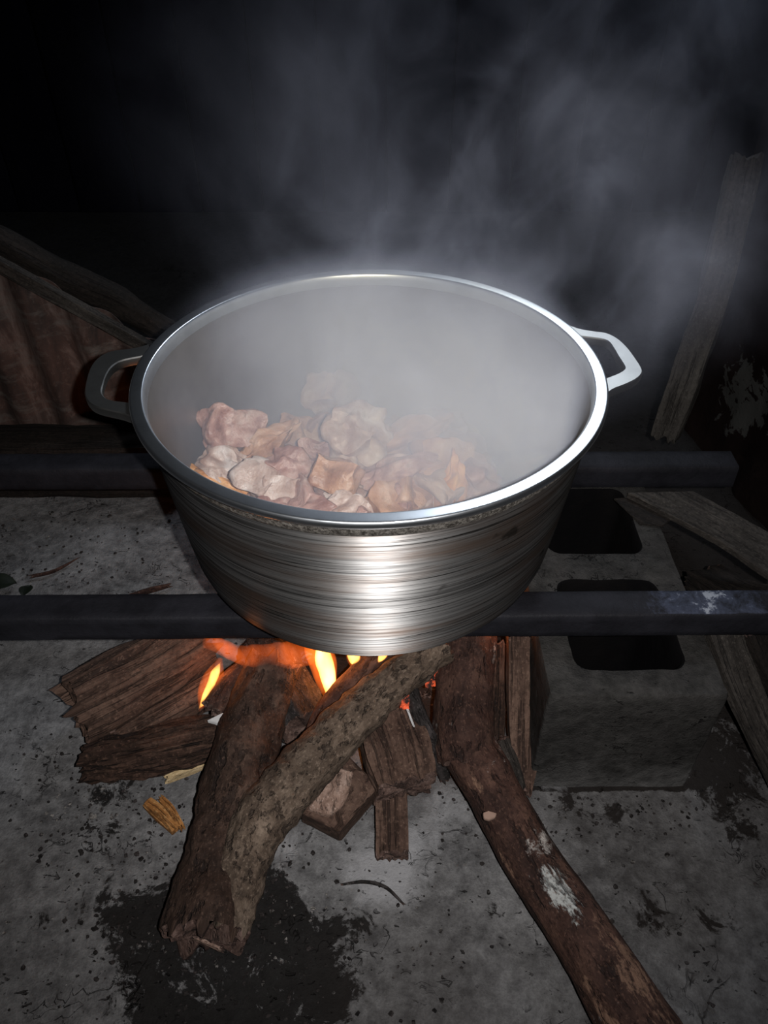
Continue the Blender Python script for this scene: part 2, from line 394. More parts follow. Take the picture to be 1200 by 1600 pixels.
# ---------------------------------------------------------------- structure: floor
BX0, BX1, BY0, BY1, BZ = .180, .376, .498, .888, .190   # concrete block
def floor():
    x0, x1, y0, y1 = -1.3, 1.5, .05, 2.6; bm = bmesh.new()
    ys = []; y = y0
    while y < y1: ys.append(y); y += .007 if y < 1.2 else .03
    xs = []; x = x0
    while x < x1: xs.append(x); x += .007 if -.65 < x < .75 else .03
    so = bm.verts.layers.float.new('soot_tone'); gr = bm.verts.layers.float.new('grime_dark'); asl = bm.verts.layers.float.new('ashy')
    # soot stains, plus blackened floor between the logs (centre px, radius in m)
    blobs = [(330, 1440, .060), (300, 1520, .070), (400, 1500, .062), (330, 1590, .080), (430, 1560, .062), (470, 1590, .045), (410, 1400, .034),
             (250, 1450, .040), (175, 1415, .030), (520, 1440, .016), (890, 1255, .036), (960, 1265, .022), (1010, 1440, .026), (1110, 1450, .016),
             (60, 1440, .02), (770, 1425, .012), (570, 1440, .014), (1110, 1210, .045), (1150, 1160, .06), (160, 1250, .012), (180, 1290, .012), (1150, 1300, .03),
             (650, 1110, .05), (560, 1060, .07), (700, 1090, .05), (450, 1050, .09), (620, 1000, .12), (150, 1235, .02), (205, 1215, .025)]
    B = [(U(px, py, 0), r) for px, py, r in blobs]
    # grime: dirt right of the block, elsewhere broad darkening, also towards the near edge
    Gm = [(U(60, 1560, 0), .10, .25), (U(1150, 1350, 0), .16, .8), (U(1150, 1550, 0), .10, .6), (U(950, 1240, 0), .10, .6), (U(0, 1350, 0), .05, .5),
          (U(1000, 900, 0), .35, 1.3), (U(650, 1100, 0), .12, 1.0), (U(1200, 1100, 0), .2, 1.2), (U(700, 1550, 0), .08, .4), (U(300, 1050, 0), .1, .4), (U(900, 1580, 0), .08, .45), (U(640, 1520, 0), .07, .5), (U(100, 1500, 0), .12, .25), (U(600, 1620, 0), .12, .4)]
    Am = [(U(640, 1340, 0), .05, .5), (U(700, 1260, 0), .05, .55), (U(440, 1320, 0), .03, .6), (U(860, 1205, 0), .035, .8), (U(560, 1350, 0), .05, .6), (U(40, 1205, 0), .04, .45),
          (U(250, 1280, 0), .05, .45), (U(620, 1400, 0), .04, .3), (U(1000, 1300, 0), .05, .35), (U(960, 1500, 0), .05, .2)]
    rows = []
    for y in ys:
        row = []
        for x in xs:
            p = Vector((x, y, 0))
            z = .0022*fbm(p*7) + .0010*fbm(p*45, 3)
            v = bm.verts.new((x, y, z-.001))
            s = 0
            for c, r in B:
                d = (p-c).length/r
                if d < 3: s += (.80 if r > .04 else .62)*math.exp(-(d*d)*.9)
            back = min(1, max(0, (y-1.08)/.14))  # floor turns near black towards the back
            if BX0 < x < BX1 and BY0 < y < BY1: back = 1  # near black inside the block, like its hole walls
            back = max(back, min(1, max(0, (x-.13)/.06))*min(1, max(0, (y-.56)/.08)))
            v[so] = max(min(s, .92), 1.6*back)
            v[gr] = min(1.3, sum(k*math.exp(-((p-c).length/r)**2) for c, r, k in Gm))
            v[asl] = min(1.0, sum(k*math.exp(-((p-c).length/r)**2) for c, r, k in Am))
            row.append(v)
        rows.append(row)
    for A, Bq in zip(rows, rows[1:]):
        for i in range(len(A)-1): bm.faces.new((A[i], A[i+1], Bq[i+1], Bq[i]))
    return obj('floor', bm, M['floor'])
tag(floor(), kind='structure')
# back wall: dark upright boards, right wall with peeling patches
wb = obj('wall_back', box_bm(-1.6, 2.0, 2.5, 2.56, -.01, 2.4, 0), M['soot_tone']); tag(wb, kind='structure')
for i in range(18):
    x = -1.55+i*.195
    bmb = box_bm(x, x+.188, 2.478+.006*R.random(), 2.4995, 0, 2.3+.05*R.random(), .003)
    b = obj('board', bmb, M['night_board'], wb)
def peel_wall():
    bm = bmesh.new(); so = bm.verts.layers.float.new('soot_tone'); rows = []
    c1, c2, c3 = UY(1130, 700, 1.15), UY(1170, 740, 1.1), UY(1185, 800, 1.05)
    A, Bp = Vector((.60, 1.32, 0)), Vector((.72, .55, 0))
    nx, nz = 60, 90
    for j in range(nz+1):
        row = []
        for i in range(nx+1):
            t = i/nx; p = A.lerp(Bp, t); p.z = j/nz*1.9
            nn = Vector((-.98, -.16, 0)); p += nn*(.012*fbm(p*9) + .004*fbm(p*40, 2))
            v = bm.verts.new(p)
            P = lambda px, py: None
            # image-independent patch band: low on the wall, near its far end
            v[so] = .62*math.exp(-((t-.22)/.17)**2 - ((p.z-.16)/.13)**2)
            row.append(v)
        rows.append(row)
    for P_, Q in zip(rows, rows[1:]):
        for i in range(nx): bm.faces.new((P_[i], P_[i+1], Q[i+1], Q[i]))
    return bm
tag(obj('wall_right', peel_wall(), M['peel']), kind='structure')

# ---------------------------------------------------------------- corrugated sheet and boards at the back left
def corrugated(xa, xb, y, ztop, pitch=.078, amp=.011, th=.0012):
    bm = bmesh.new(); lay = bm.verts.layers.float_vector.new('rest'); n = int((xb-xa)/.004); nz = 26; F_, B_ = [], []
    for i in range(n+1):
        x = xa + (xb-xa)*i/n; zt = ztop(x); f, b = [], []
        for j in range(nz+1):
            z = .004 + (zt-.004)*j/nz
            xx = x + (z-.1)*(x+.3)*.10
            w_ = amp*math.sin(2*PI*(x-xa)/pitch) + .004*fbm(Vector((x*5, z*5, 2)))
            f.append(bm.verts.new((xx, y-w_, z))); b.append(bm.verts.new((xx, y-w_+th, z)))
        F_.append(f); B_.append(b)
    for i in range(n):
        for j in range(nz):
            bm.faces.new((F_[i][j], F_[i+1][j], F_[i+1][j+1], F_[i][j+1])); bm.faces.new((B_[i][j], B_[i][j+1], B_[i+1][j+1], B_[i+1][j]))
        bm.faces.new((F_[i][nz], F_[i+1][nz], B_[i+1][nz], B_[i][nz])); bm.faces.new((F_[i][0], B_[i][0], B_[i+1][0], F_[i+1][0]))
    return bm
SY = 1.16
pa, pb = UY(0, 398, SY), UY(238, 532, SY)
zt = lambda x: pa.z + (pb.z-pa.z)*(x-pa.x)/(pb.x-pa.x)
o = obj('corrugated_sheet', corrugated(-.90, -.22, SY, lambda x: max(.08, zt(x))), M['rust'])
tag(o, 'rusty corrugated metal sheet standing behind the stove at the left', 'metal sheet')
def stick(name, pts, rad, mat, label, cat, sec=None, parent=None, end='end', **kw):
    o = obj(name, log_bm(pts, rad, sec=sec, **kw), None, parent, mats=[M[mat], M[end]])
    if label and not parent: tag(o, label, cat)
    return o
SQ = [(-1, -1), (1, -1), (1, 1), (-1, 1)]
d0 = (pb-pa).normalized()
stick('batten', [pa-d0*.25+Vector((0, -.022, -.004)), pa.lerp(pb, .5)+Vector((0, -.022, -.002)), pb+d0*.05+Vector((0, -.022, -.004))], [(.007, .010)]*3, 'grey_wood',
      'thin grey wooden batten sloping along the top of the rusty sheet', 'batten', SQ, seed=2, amp=.001, m=50)
stick('roof_pole', [UY(-90, 330, SY+.05), UY(90, 428, SY+.06), UY(180, 470, SY+.06), UY(262, 520, SY+.07)], [.024, .026, .025, .023], 'board_dark',
      'blackened pole sloping down behind the top of the rusty sheet', 'pole', seed=3, amp=.003, end='board_dark')
LB = [U(px, 690, .10) for px in (-120, 120, 300)]
stick('charred_beam', [Vector((p.x, p.y, .057)) for p in LB], [(.035, .055)]*3, 'board_dark',
      'dark charred beam lying at the foot of the rusty sheet', 'beam', SQ, seed=4, amp=.002, end='board_dark')
# ---------------------------------------------------------------- leaning post, right
M['post_wood'] = wood('post_wood', (.018, .016, .014), (.042, .038, .034), (.075, .068, .06), 5, 70, crack=.35)
stick('leaning_post', [UY(1040, 680, 1.04), UY(1072, 590, 1.06), UY(1112, 470, 1.09), UY(1142, 350, 1.12), UY(1165, 250, 1.15)], [.020, .023, .022, .021, .020], 'post_wood',
      'grey wooden post leaning in the dark behind the right pot handle', 'post', [(-1, -.8), (1, -.8), (1, .8), (-1, .8)], seed=5, amp=.002, end='post_wood')
q = UY(1036, 665, 1.30)

# ---------------------------------------------------------------- concrete block under the bars
def cblock():
    bm = bmesh.new()
    def rrect(x0, x1, y0, y1, r, step=.010):
        out = []
        for cx, cy, a0 in ((x1-r, y1-r, 0), (x0+r, y1-r, 90), (x0+r, y0+r, 180), (x1-r, y0+r, 270)):
            for k in range(6): a = math.radians(a0+18*k); out.append((cx+r*math.cos(a), cy+r*math.sin(a)))
        full = []
        for i, p in enumerate(out):
            q = out[(i+1) % len(out)]; L = math.dist(p, q); m = max(1, int(L/step))
            full += [(p[0]+(q[0]-p[0])*j/m, p[1]+(q[1]-p[1])*j/m) for j in range(m)]
        return full
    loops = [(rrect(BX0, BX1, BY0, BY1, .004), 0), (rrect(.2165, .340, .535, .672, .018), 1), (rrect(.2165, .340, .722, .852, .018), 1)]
    tops, bots = [], []
    nz = 16
    for pts, hole in loops:
        cx = sum(p[0] for p in pts)/len(pts); cy = sum(p[1] for p in pts)/len(pts); rows = []
        for k in range(nz+1):
            z = .0015 + (BZ-.0015)*k/nz; sc_ = 1 - (.08*(1-k/nz) if hole else 0) - ((.012 if not hole else -.03) if k == nz else 0)
            if k == nz: z = BZ
            if k == nz-1: z = BZ-.003
            rows.append([bm.verts.new((cx+(x-cx)*sc_, cy+(y-cy)*sc_, z)) for x, y in pts])
        n = len(pts)
        for A, B in zip(rows, rows[1:]):
            for j in range(n):
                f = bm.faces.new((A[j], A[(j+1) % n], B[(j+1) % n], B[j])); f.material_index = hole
        tops.append(rows[-1]); bots.append(rows[0])
    for grp in (tops, bots):
        es = [bm.edges.get((L[j], L[(j+1) % len(L)])) for L in grp for j in range(len(L))]
        bmesh.ops.triangle_fill(bm, edges=es, use_beauty=True)
    for v in bm.verts:
        d = noise.noise_vector(v.co*30)*.0014 + noise.noise_vector(v.co*90)*.0010
        if v.co.z < .01: d.z = 0
        elif v.co.z > BZ-.001: d.z = 0
        v.co += d
    return obj('concrete_block', bm, None, mats=[M['block'], M['soot_tone']])  # hole walls take the near-black wall material
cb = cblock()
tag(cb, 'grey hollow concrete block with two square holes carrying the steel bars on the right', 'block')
# ---------------------------------------------------------------- steel bars
def bar(name, x0, x1, ya, yb, y_a2, z0, z1, label, glint):
    bm = bmesh.new(); so = bm.verts.layers.float.new('soot_tone'); n = 150; wd = yb-ya; rings = []
    bev = .0025
    prof = [(0, z0+bev), (0, z1-bev), (bev, z1), (wd-bev, z1), (wd, z1-bev), (wd, z0+bev), (wd-bev, z0), (bev, z0)]
    prof2 = []
    for k in range(len(prof)):
        a, b = Vector(prof[k]), Vector(prof[(k+1) % len(prof)]); q = 4 if (b-a).length > .01 else 1
        for j in range(q): prof2.append(a.lerp(b, j/q))
    for i in range(n+1):
        t = i/n; x = x0+(x1-x0)*t; yy = ya + (y_a2-ya)*t; ring = []
        for u, z in prof2:
            p = Vector((x, yy+u, z)); d = noise.noise_vector(p*24)*.0007
            if z < z0+.001: d.z = 0
            v = bm.verts.new(p+d); v[so] = glint(x, u, z); ring.append(v)
        rings.append(ring)
    m_ = len(prof2)
    for A, B in zip(rings, rings[1:]):
        for j in range(m_): k = (j+1) % m_; bm.faces.new((A[j], A[k], B[k], B[j]))
    bm.faces.new(rings[0]); bm.faces.new(rings[-1][::-1])
    o = obj(name, bm, M['steel']); tag(o, label, 'steel bar'); return o
bar('steel_bar', -1.0, .80, .569, .609, .585, .1905, .2285, 'front square steel bar under the pot, pale lamp glints painted on its right half',
    lambda x, u, z: (1.0*math.exp(-((x-.37)/.10)**2) + .25*math.exp(-((x+.25)/.2)**2)) * (1 if z > .226 else .05))  # mask of the painted glints, strongest on the top face at right
bar('steel_bar', -1.0, .50, .846, .886, .855, .1905, .2285, 'rear square steel bar crossing behind the pot',
    lambda x, u, z: .15)

# ---------------------------------------------------------------- pot
PX, PY, PZ = -.0155, .7195, .2292
pot = empty('cooking_pot', (PX, PY, PZ), 'large round aluminium cooking pot with two flat side handles on the fire bars', 'pot')
ZR = .468-PZ
body_prof = [(0, 0), (.14, 0), (.184, .001), (.197, .004), (.2065, .011), (.2135, .022), (.2180, .038), (.2225, .07), (.2265, .105), (.2305, .14), (.2340, .17), (.2370, .197), (.2385, .212),
             (.2385, .216)]
ins_prof = [(.2340, .225), (.2315, .20), (.2280, .165), (.2235, .125), (.2185, .085), (.2135, .048), (.2080, .028), (.1950, .014), (.17, .009), (0, .008)]
obj('body', lathe(body_prof + [(.2372, .222), (.2352, .225)], 200, PX, PY, PZ), M['alu_body'], pot)
o = obj('inner_wall', lathe(ins_prof, 200, PX, PY, PZ), M['alu_in'], pot)
obj('cast_band', lathe([(.2380, .2135), (.2395, .2145), (.2415, .219), (.2425, .226), (.2430, .2295), (.239, .2300)], 240, PX, PY, PZ), M['alu_cast'], pot)['label'] = 'rough dark cast band under the rim'
obj('rim', lathe([(.2370, .2290), (.2440, .2290), (.2480, .2305), (.2500, .2335), (.2500, .2365), (.2493, .2384), (.2486, .2391), (.2478, .2393), (.2470, .23935), (.2380, .2393), (.2370, .2392), (.2362, .2388), (.2353, .2370), (.2340, .2320), (.2338, .2240), (.2370, .2290)], 240, PX, PY, PZ), M['alu_rim'], pot)['label'] = 'bright machined aluminium rim'
def handle(outer, inner, z=.463, th=.010):
    """flat cast loop between an outer and an inner line, ends buried under the rim"""
    O = catmull([U(x, y, z) for x, y in outer], 40); I = catmull([U(x, y, z) for x, y in inner], 40)
    bm = bmesh.new(); R_ = []
    for o_, i_ in zip(O, I):
        dd = (i_-o_).normalized()*.0012; m1 = o_+dd; m2 = i_-dd; r = []
        for p, dz in ((o_, -.0012), (m1, 0), (m2, 0), (i_, -.0012), (i_, -th+.003), (m2, -th), (m1, -th), (o_, -th+.003)): r.append(bm.verts.new(p+Vector((0, 0, dz))))
        R_.append(r)
    for A, B in zip(R_, R_[1:]):
        for j in range(8): k = (j+1) % 8; bm.faces.new((A[j], A[k], B[k], B[j]))
    bm.faces.new(R_[0]); bm.faces.new(R_[-1][::-1])
    return bm
obj('handle', handle([(882, 505), (905, 513), (928, 517), (948, 520), (966, 529), (981, 543), (993, 559), (1003, 575), (1003, 584), (993, 593), (976, 601), (958, 608), (948, 616)],
                     [(888, 522), (908, 525), (924, 527), (938, 529), (950, 533), (958, 543), (965, 555), (974, 569), (976, 575), (971, 580), (961, 585), (948, 590), (935, 596)]), M['alu_handle'], pot, sharp=25)
obj('handle', handle([(232, 537), (215, 542), (196, 545), (174, 548), (155, 557), (142, 572), (135, 593), (132, 614), (138, 628), (152, 636), (172, 641), (193, 646), (215, 655)],
                     [(236, 553), (214, 558), (198, 561), (183, 566), (172, 575), (165, 587), (161, 600), (159, 611), (162, 618), (169, 623), (183, 626), (200, 628), (222, 632)]), M['alu_handle'], pot, sharp=25)

# ---------------------------------------------------------------- meat in the pot
def blob_bm(kind, s, seed):
    bm = bmesh.new(); bmesh.ops.create_icosphere(bm, subdivisions=4, radius=1)
    S = Vector((seed*2.3, seed*4.1, seed*.7))
    for v in bm.verts:
        p = v.co.copy()
        if kind == 'leg':      # drumstick: thick end, narrow bone end with knuckle
            t = p.x; w_ = .62*(1-max(0, t)*.72) + .12*math.exp(-((t-.92)/.12)**2)
            q = Vector((p.x*1.5, p.y*w_, p.z*w_))
        elif kind == 'flap':   # folded skin flap
            q = Vector((p.x*1.1, p.y*.8, p.z*.28 + .25*math.sin(p.x*2.6+seed)))
        elif kind == 'slab':   # chopped piece with flat cuts
            q = Vector([math.copysign(min(abs(c)*1.25, lim), c) for c, lim in zip(p, (.95, .7, .55))])
        else: q = Vector((p.x, p.y*.8, p.z*.72))
        rd = 1-abs(noise.noise(p*1.9-S))*2.6
        q += p*(.34*noise.noise(p*1.4+S) + .16*noise.noise(p*3.0+S) + .05*noise.noise(p*8+S) + .015*noise.noise(p*17+S)) - p*.18*max(0, rd)**2
        q += noise.noise_vector(p*1.9+S)*.17
        v.co = q*s
    for _ in range(1): bmesh.ops.smooth_vert(bm, verts=bm.verts, factor=.5, use_axis_x=True, use_axis_y=True, use_axis_z=True)
    return bm
def piece(name, px, py, z, s, kind, mat, rot, label, group=None, seed=None):
    seed = seed if seed is not None else R.random()*50
    c = U(px, py, z); bm = blob_bm(kind, s, seed)
    o = obj(name, bm, M[mat]); o.location = c; o.rotation_euler = rot
    tag(o, label, 'meat', group); return o
pc = 'meat_piece'
V_ = [
 (pc, 362, 672, .345, .034, 'slab', 'meat_pink', (.9, .4, .5), 'knobbly pink meat piece standing highest at the left of the heap'),
 (pc, 350, 722, .325, .032, 'flap', 'meat_skin', (.3, .2, -.4), 'pale folded skin piece at the left edge against the pot wall'),
 ('meat_strip', 338, 752, .310, .032, 'leg', 'carrot', (.2, .1, -.5), 'orange-yellow strip of meat along the left inner rim'),
 (pc, 410, 752, .330, .034, 'slab', 'meat_skin', (.4, .9, 1.2), 'smooth whitish meat piece upright in the front left of the pot'),
 (pc, 420, 695, .330, .034, 'leg', 'meat_tan', (.3, -.5, .4), 'tan drumstick behind the upright whitish piece'),
 (pc, 455, 735, .330, .036, 'round', 'meat_pink', (.2, .5, .4), 'round pink meat piece with a smooth top, front left'),
 (pc, 430, 790, .315, .034, 'round', 'meat_pink', (.2, .3, 1), 'pinkish meat piece lying lowest at the front left rim'),
 (pc, 480, 785, .318, .034, 'slab', 'meat_pink', (.8, .2, 2), 'rosy chopped meat piece at the front rim'),
 (pc, 545, 792, .312, .034, 'flap', 'meat_skin', (.2, .1, .1), 'pale flat meat piece at the middle of the front rim'),
 (pc, 610, 790, .312, .034, 'slab', 'meat_tan', (.5, .1, .8), 'brownish meat piece in front centre against the rim'),
 (pc, 655, 775, .318, .034, 'flap', 'meat_pink', (.9, .1, .9), 'wrinkled pink meat piece front right of centre'),
 (pc, 705, 765, .322, .030, 'leg', 'carrot', (.2, -1.1, 1.3), 'orange upright meat piece at the front right'),
 (pc, 748, 752, .320, .032, 'round', 'meat_pink', (.2, .5, .4), 'rightmost pink meat piece against the inner wall'),
 (pc, 620, 735, .335, .038, 'leg', 'meat_pink', (.2, -.2, .2), 'long pinkish leg piece on the right of the heap'),
 (pc, 645, 680, .340, .040, 'leg', 'meat_tan', (.1, -.3, .3), 'long tan leg piece pointing right in the steam'),
 (pc, 520, 620, .345, .036, 'slab', 'meat_skin', (.6, .8, .4), 'pale meat piece standing up at the back of the heap'),
 (pc, 560, 680, .350, .046, 'round', 'meat_skin', (.2, .3, .4), 'large pale meat piece in the middle of the heap'),
 (pc, 690, 720, .330, .034, 'slab', 'meat_tan', (.9, .2, .2), 'brown chopped meat piece behind the orange upright piece'),
 (pc, 530, 745, .330, .036, 'slab', 'meat_tan', (.2, .7, 1.4), 'tan chopped meat piece between the round pink and brownish pieces'),
]
for i, a in enumerate(V_): piece(*a, seed=i*1.7+.3)
# deeper layer, only guessed at through the steam
for i in range(44):
    a = i*2.39996; r = .150*math.sqrt((i+.5)/44); kind = ('round', 'slab', 'leg', 'flap')[i % 4]
    bm = blob_bm(kind, .030 if kind == 'leg' else .038, i*.91+7)
    o = obj('meat_piece', bm, M[('meat_pink', 'meat_skin', 'meat_tan')[i % 3]])
    o.location = (PX+r*math.cos(a), PY+r*math.sin(a), PZ+.044+.026*(i % 2)+R.random()*.012); o.rotation_euler = (R.random()*3, R.random()*3, R.random()*6)
    tag(o, 'meat piece deeper in the pot, veiled by steam', 'meat', 'meat pieces veiled by steam in the pot')

# ---------------------------------------------------------------- firewood
SL = [(-1.0, -.8), (.95, -.9), (1.0, .2), (.55, .75), (-.3, 1.0), (-1.0, .35)]
def world(px, py, z): return U(px, py, z)
t = empty('firewood_branch', U(320, 1440, 0), 'thick forked branch in the left foreground, its dark and pale limbs meeting at torn end', 'firewood')
stick('limb', [world(318, 1462, .040), world(335, 1380, .043), world(352, 1290, .048), world(372, 1200, .062), world(400, 1110, .080), world(430, 1040, .100)],
      [.044, .041, .037, .038, .037, .034], 'bark_dark', None, None, parent=t, m=110, n=64, amp=.0055, af=26, cf=34, seed=11, endjit=.011,
      knots=((.02, 1.2, .02, .012), (.10, .6, .018, -.012), (.2, 1.8, .02, .006)))
l2 = stick('limb', [world(352, 1452, .045), world(372, 1372, .055), world(405, 1290, .070), world(470, 1210, .088), world(545, 1130, .108), world(610, 1070, .128), world(690, 1005, .150)],
      [.026, .028, .031, .0305, .028, .0255, .0235], 'bark_light', None, None, parent=t, m=120, n=56, amp=.0035, af=50, cf=60, seed=12, endjit=.008, knots=((.17, 1.5, .015, .003), (.26, 1.5, .02, .003)))
l2['label'] = 'paler rough-barked limb'
stick('torn_strip', [world(262, 1444, .03), world(300, 1462, .032), world(345, 1484, .03)], [.0022, .0028, .002], 'break', None, None, parent=t, m=24, n=12, amp=.0008, seed=13)['label'] = 'pinkish torn strip of wood'

stick('firewood_stick', [world(496, 1158, .060), world(522, 1108, .078), world(562, 1060, .098), world(606, 1008, .122)], [.017, .018, .018, .016], 'bark_red',
      'reddish-brown stick running under the pot just left of the paler limb', 'firewood', seed=14, amp=.0025, m=60)
stick('firewood_log', [world(478, 1132, .055), world(455, 1088, .060), world(430, 1045, .064), world(412, 1010, .066)], [.030, .036, .036, .034], 'char',
      'charred black log behind the fork, by the tall flame', 'firewood', SL, seed=15, amp=.005, m=50)
# big split log at left
t2 = obj('split_log', log_bm([world(126, 1102, .066), world(200, 1064, .070), world(260, 1032, .076), world(312, 1000, .082)], [(.041, .030), (.043, .030), (.040, .028), (.036, .026)],
      sec=[(-1, -.9), (1, -1), (1.02, -.2), (.75, .45), (.1, .72), (-.55, .95), (-1, .5)], m=90, n=70, amp=.0045, af=7, cf=60, seed=16, endjit=.022, ridge=.005), None, mats=[M['split'], M['split']])
tag(t2, 'wide split log with layered grain at the left of the fire', 'firewood')
stick('split_log', [world(186, 1150, .048), world(255, 1112, .052), world(338, 1062, .058)], [(.011, .014), (.020, .020), (.024, .022)], 'split',
      'narrow wedge of split wood between the wide split log and the dark ridged log', 'firewood', [(-1, -1), (1, -1), (.6, .3), (0, 1), (-.7, .2)], seed=17, amp=.002, m=50)
stick('bark_log', [world(138, 1193, .030), world(200, 1180, .033), world(280, 1163, .036), world(362, 1146, .038)], [(.020, .022), (.026, .025), (.029, .028), (.027, .026)], 'split_dark',
      'dark log with deep wavy ridges, lowest of the logs at left', 'firewood', m=110, n=64, seed=18, amp=.0035, af=30, cf=130, ridge=.006, endjit=.012, end='split_dark')
stick('charred_chunk', [world(332, 1106, .078), world(354, 1078, .084), world(388, 1045, .092)], [.017, .019, .017], 'bark_red',
      'short charred chunk with pink-grey ash beside the left flame', 'firewood', SL, seed=19, amp=.003, m=40)
b = obj('ash_flake', prism_bm([world(322, 1126, .080), world(345, 1114, .084), world(372, 1111, .086), (world(364, 1128, .080)), world(345, 1132, .078)], (0, 0, -.006), .001, .002, 3), M['ash'])
tag(b, 'white ash flake under the charred chunk at the left flame', 'ash')
# two split blocks
def chunk(name, poly, z, ext, mat, label, rough=.004, seed=0):
    bm = prism_bm([world(x, y, zz) for x, y, zz in poly], ext, .002, rough, seed, 4)
    lay = bm.verts.layers.float_vector.new('rest')
    c = sum((v.co for v in bm.verts), Vector())/len(bm.verts)
    ax = (world(*poly[0][:2], z)-world(*poly[-1][:2], z)).normalized()
    for v in bm.verts:
        d = v.co-c; v[lay] = (d.dot(ax), (d-ax*d.dot(ax)).length*(1 if d.x > 0 else -1), d.z)
    o = obj(name, bm, M[mat], smooth=False)
    if label: tag(o, label, 'firewood')
    return o
c1 = chunk('split_block', [(592, 1228, .054), (545, 1180, .062), (506, 1214, .058), (466, 1268, .050), (530, 1300, .044)], .05, (.0, .008, -.040), 'split', None, .0014, 1)
t = empty('split_block', c1.location, 'split block with a pale broken face, between the forked branch and the centre chunk', 'firewood')
c1.name = 'block_core'; c1.parent = t
q = chunk('broken_face', [(552, 1205, .066), (528, 1196, .067), (498, 1240, .061), (478, 1262, .056), (512, 1276, .053), (535, 1258, .056), (548, 1235, .060)], .055, (0, 0, -.008), 'break', None, .003, 2); q.parent = t; q['label'] = 'pale broken wood face'
stick('split_chunk', [world(632, 1232, .055), world(618, 1180, .062), world(600, 1125, .070), world(590, 1070, .078)], [(.034, .030), (.037, .031), (.031, .027), (.028, .024)], 'split',
      'blocky brown chunk of firewood under the pot at the centre', 'firewood', SQ, seed=21, amp=.004, m=70, n=60, endjit=.006, ridge=.003)
stick('squared_stick', [world(613, 1336, .016), world(612, 1290, .020), world(611, 1240, .024), world(610, 1190, .030)], [(.0185, .014)]*4, 'split',
      'short squared stick on the floor poking out below the centre chunk', 'firewood', SQ, seed=22, amp=.0012, m=50, n=48, endjit=.008)
stick('charred_stick', [world(694, 1212, .016), world(674, 1158, .070), world(652, 1108, .105), world(636, 1062, .130)], [.006, .009, .010, .010], 'char',
      'thin charred stick with ash beside the centre chunk', 'firewood', seed=23, amp=.0022, m=60, n=28)
stick('ash_stick', [world(662, 1168, .072), world(646, 1132, .096), world(634, 1100, .115)], [.0016, .0026, .0024], 'ash',
      'white ashy sliver lying along the thin charred stick', 'ash', seed=24, amp=.001, m=30, n=12)
# long crooked log at right
stick('long_log', [world(1022, 1640, .036), world(962, 1545, .037), world(896, 1440, .038), world(830, 1340, .040), world(775, 1245, .046), world(735, 1175, .056)],
      [.037, .036, .034, .032, .033, .034], 'bark_red',
      'long crooked log running from the fire to the lower right corner', 'firewood', seed=25, amp=.003, m=150, n=60, af=10, cf=40, endjit=.01,
      knots=((.42, 1.4, .02, .006), (.30, 1.0, .015, .004)),
      patches=(('pale', .150, 1.75, .035, .016, 1.0), ('bare', .055, 1.2, .07, .02, .8), ('bare', .02, 2.6, .07, .014, .8), ('bare', .29, 2.3, .02, .012, .65), ('bare', .20, 2.9, .06, .008, .5)))
stick('upright_log', [world(728, 1190, .050), world(724, 1135, .070), world(726, 1070, .095), world(735, 990, .128)], [.034, .037, .037, .034], 'bark_red',
      'maroon thick-barked log running under the pot from the head of the long log', 'firewood', seed=26, amp=.004, m=80, n=56, af=30, cf=40, endjit=.004, knots=((.02, 1.5, .03, .004),))
o = obj('ash_patch', prism_bm([world(754, 1270, .087), world(763, 1266, .088), world(776, 1270, .088), (world(773, 1277, .087)), world(764, 1281, .086), world(755, 1279, .086)], (0, 0, -.005), .0008, .0022, 5), M['break'])
o.name = 'bark_scar'; tag(o, 'small pale chip on the long crooked log', 'wood chip')
# leaning board with orange glow, grey rounded stub, dark bark piece
stick('leaning_board', [world(818, 1238, .012), world(820, 1150, .050), world(822, 1070, .095), world(824, 990, .145)], [(.009, .010), (.019, .014), (.023, .014), (.025, .014)], 'split',
      'upright tapering board at the right of the fire, lit orange by it', 'firewood', SQ, seed=27, amp=.0015, m=60, n=40, endjit=.006)
stick('grey_stub', [world(806, 1236, .020), world(790, 1192, .036), world(778, 1160, .046)], [.013, .017, .016], 'grey_wood',
      'grey rounded stub between the long log and the upright board', 'firewood', seed=28, amp=.001, m=40)
stick('dark_bark_piece', [world(772, 1150, .02), world(772, 1080, .05), world(772, 1010, .08)], [.014, .017, .018], 'split_dark',
      'dark ridged stick between the upright log and the upright board', 'firewood', seed=29, amp=.003, m=50, n=32)
for i, (px, py, z, s, lb) in enumerate([(679, 1044, .100, .022, 'glowing ember right of the paler limb, under the pot'), (672, 1066, .085, .008, 'small glowing ember below the larger one'),
                                    (632, 1096, .118, .009, 'red ember at the top of the thin charred stick'), (594, 1050, .09, .012, 'glowing coal beside the paler limb')]):
    bm = blob_bm('slab', s, i*3+1); o = obj('ember', bm, M['ember']); o.location = world(px, py, z); o.rotation_euler = (i, i*.7, i); tag(o, lb, 'ember')

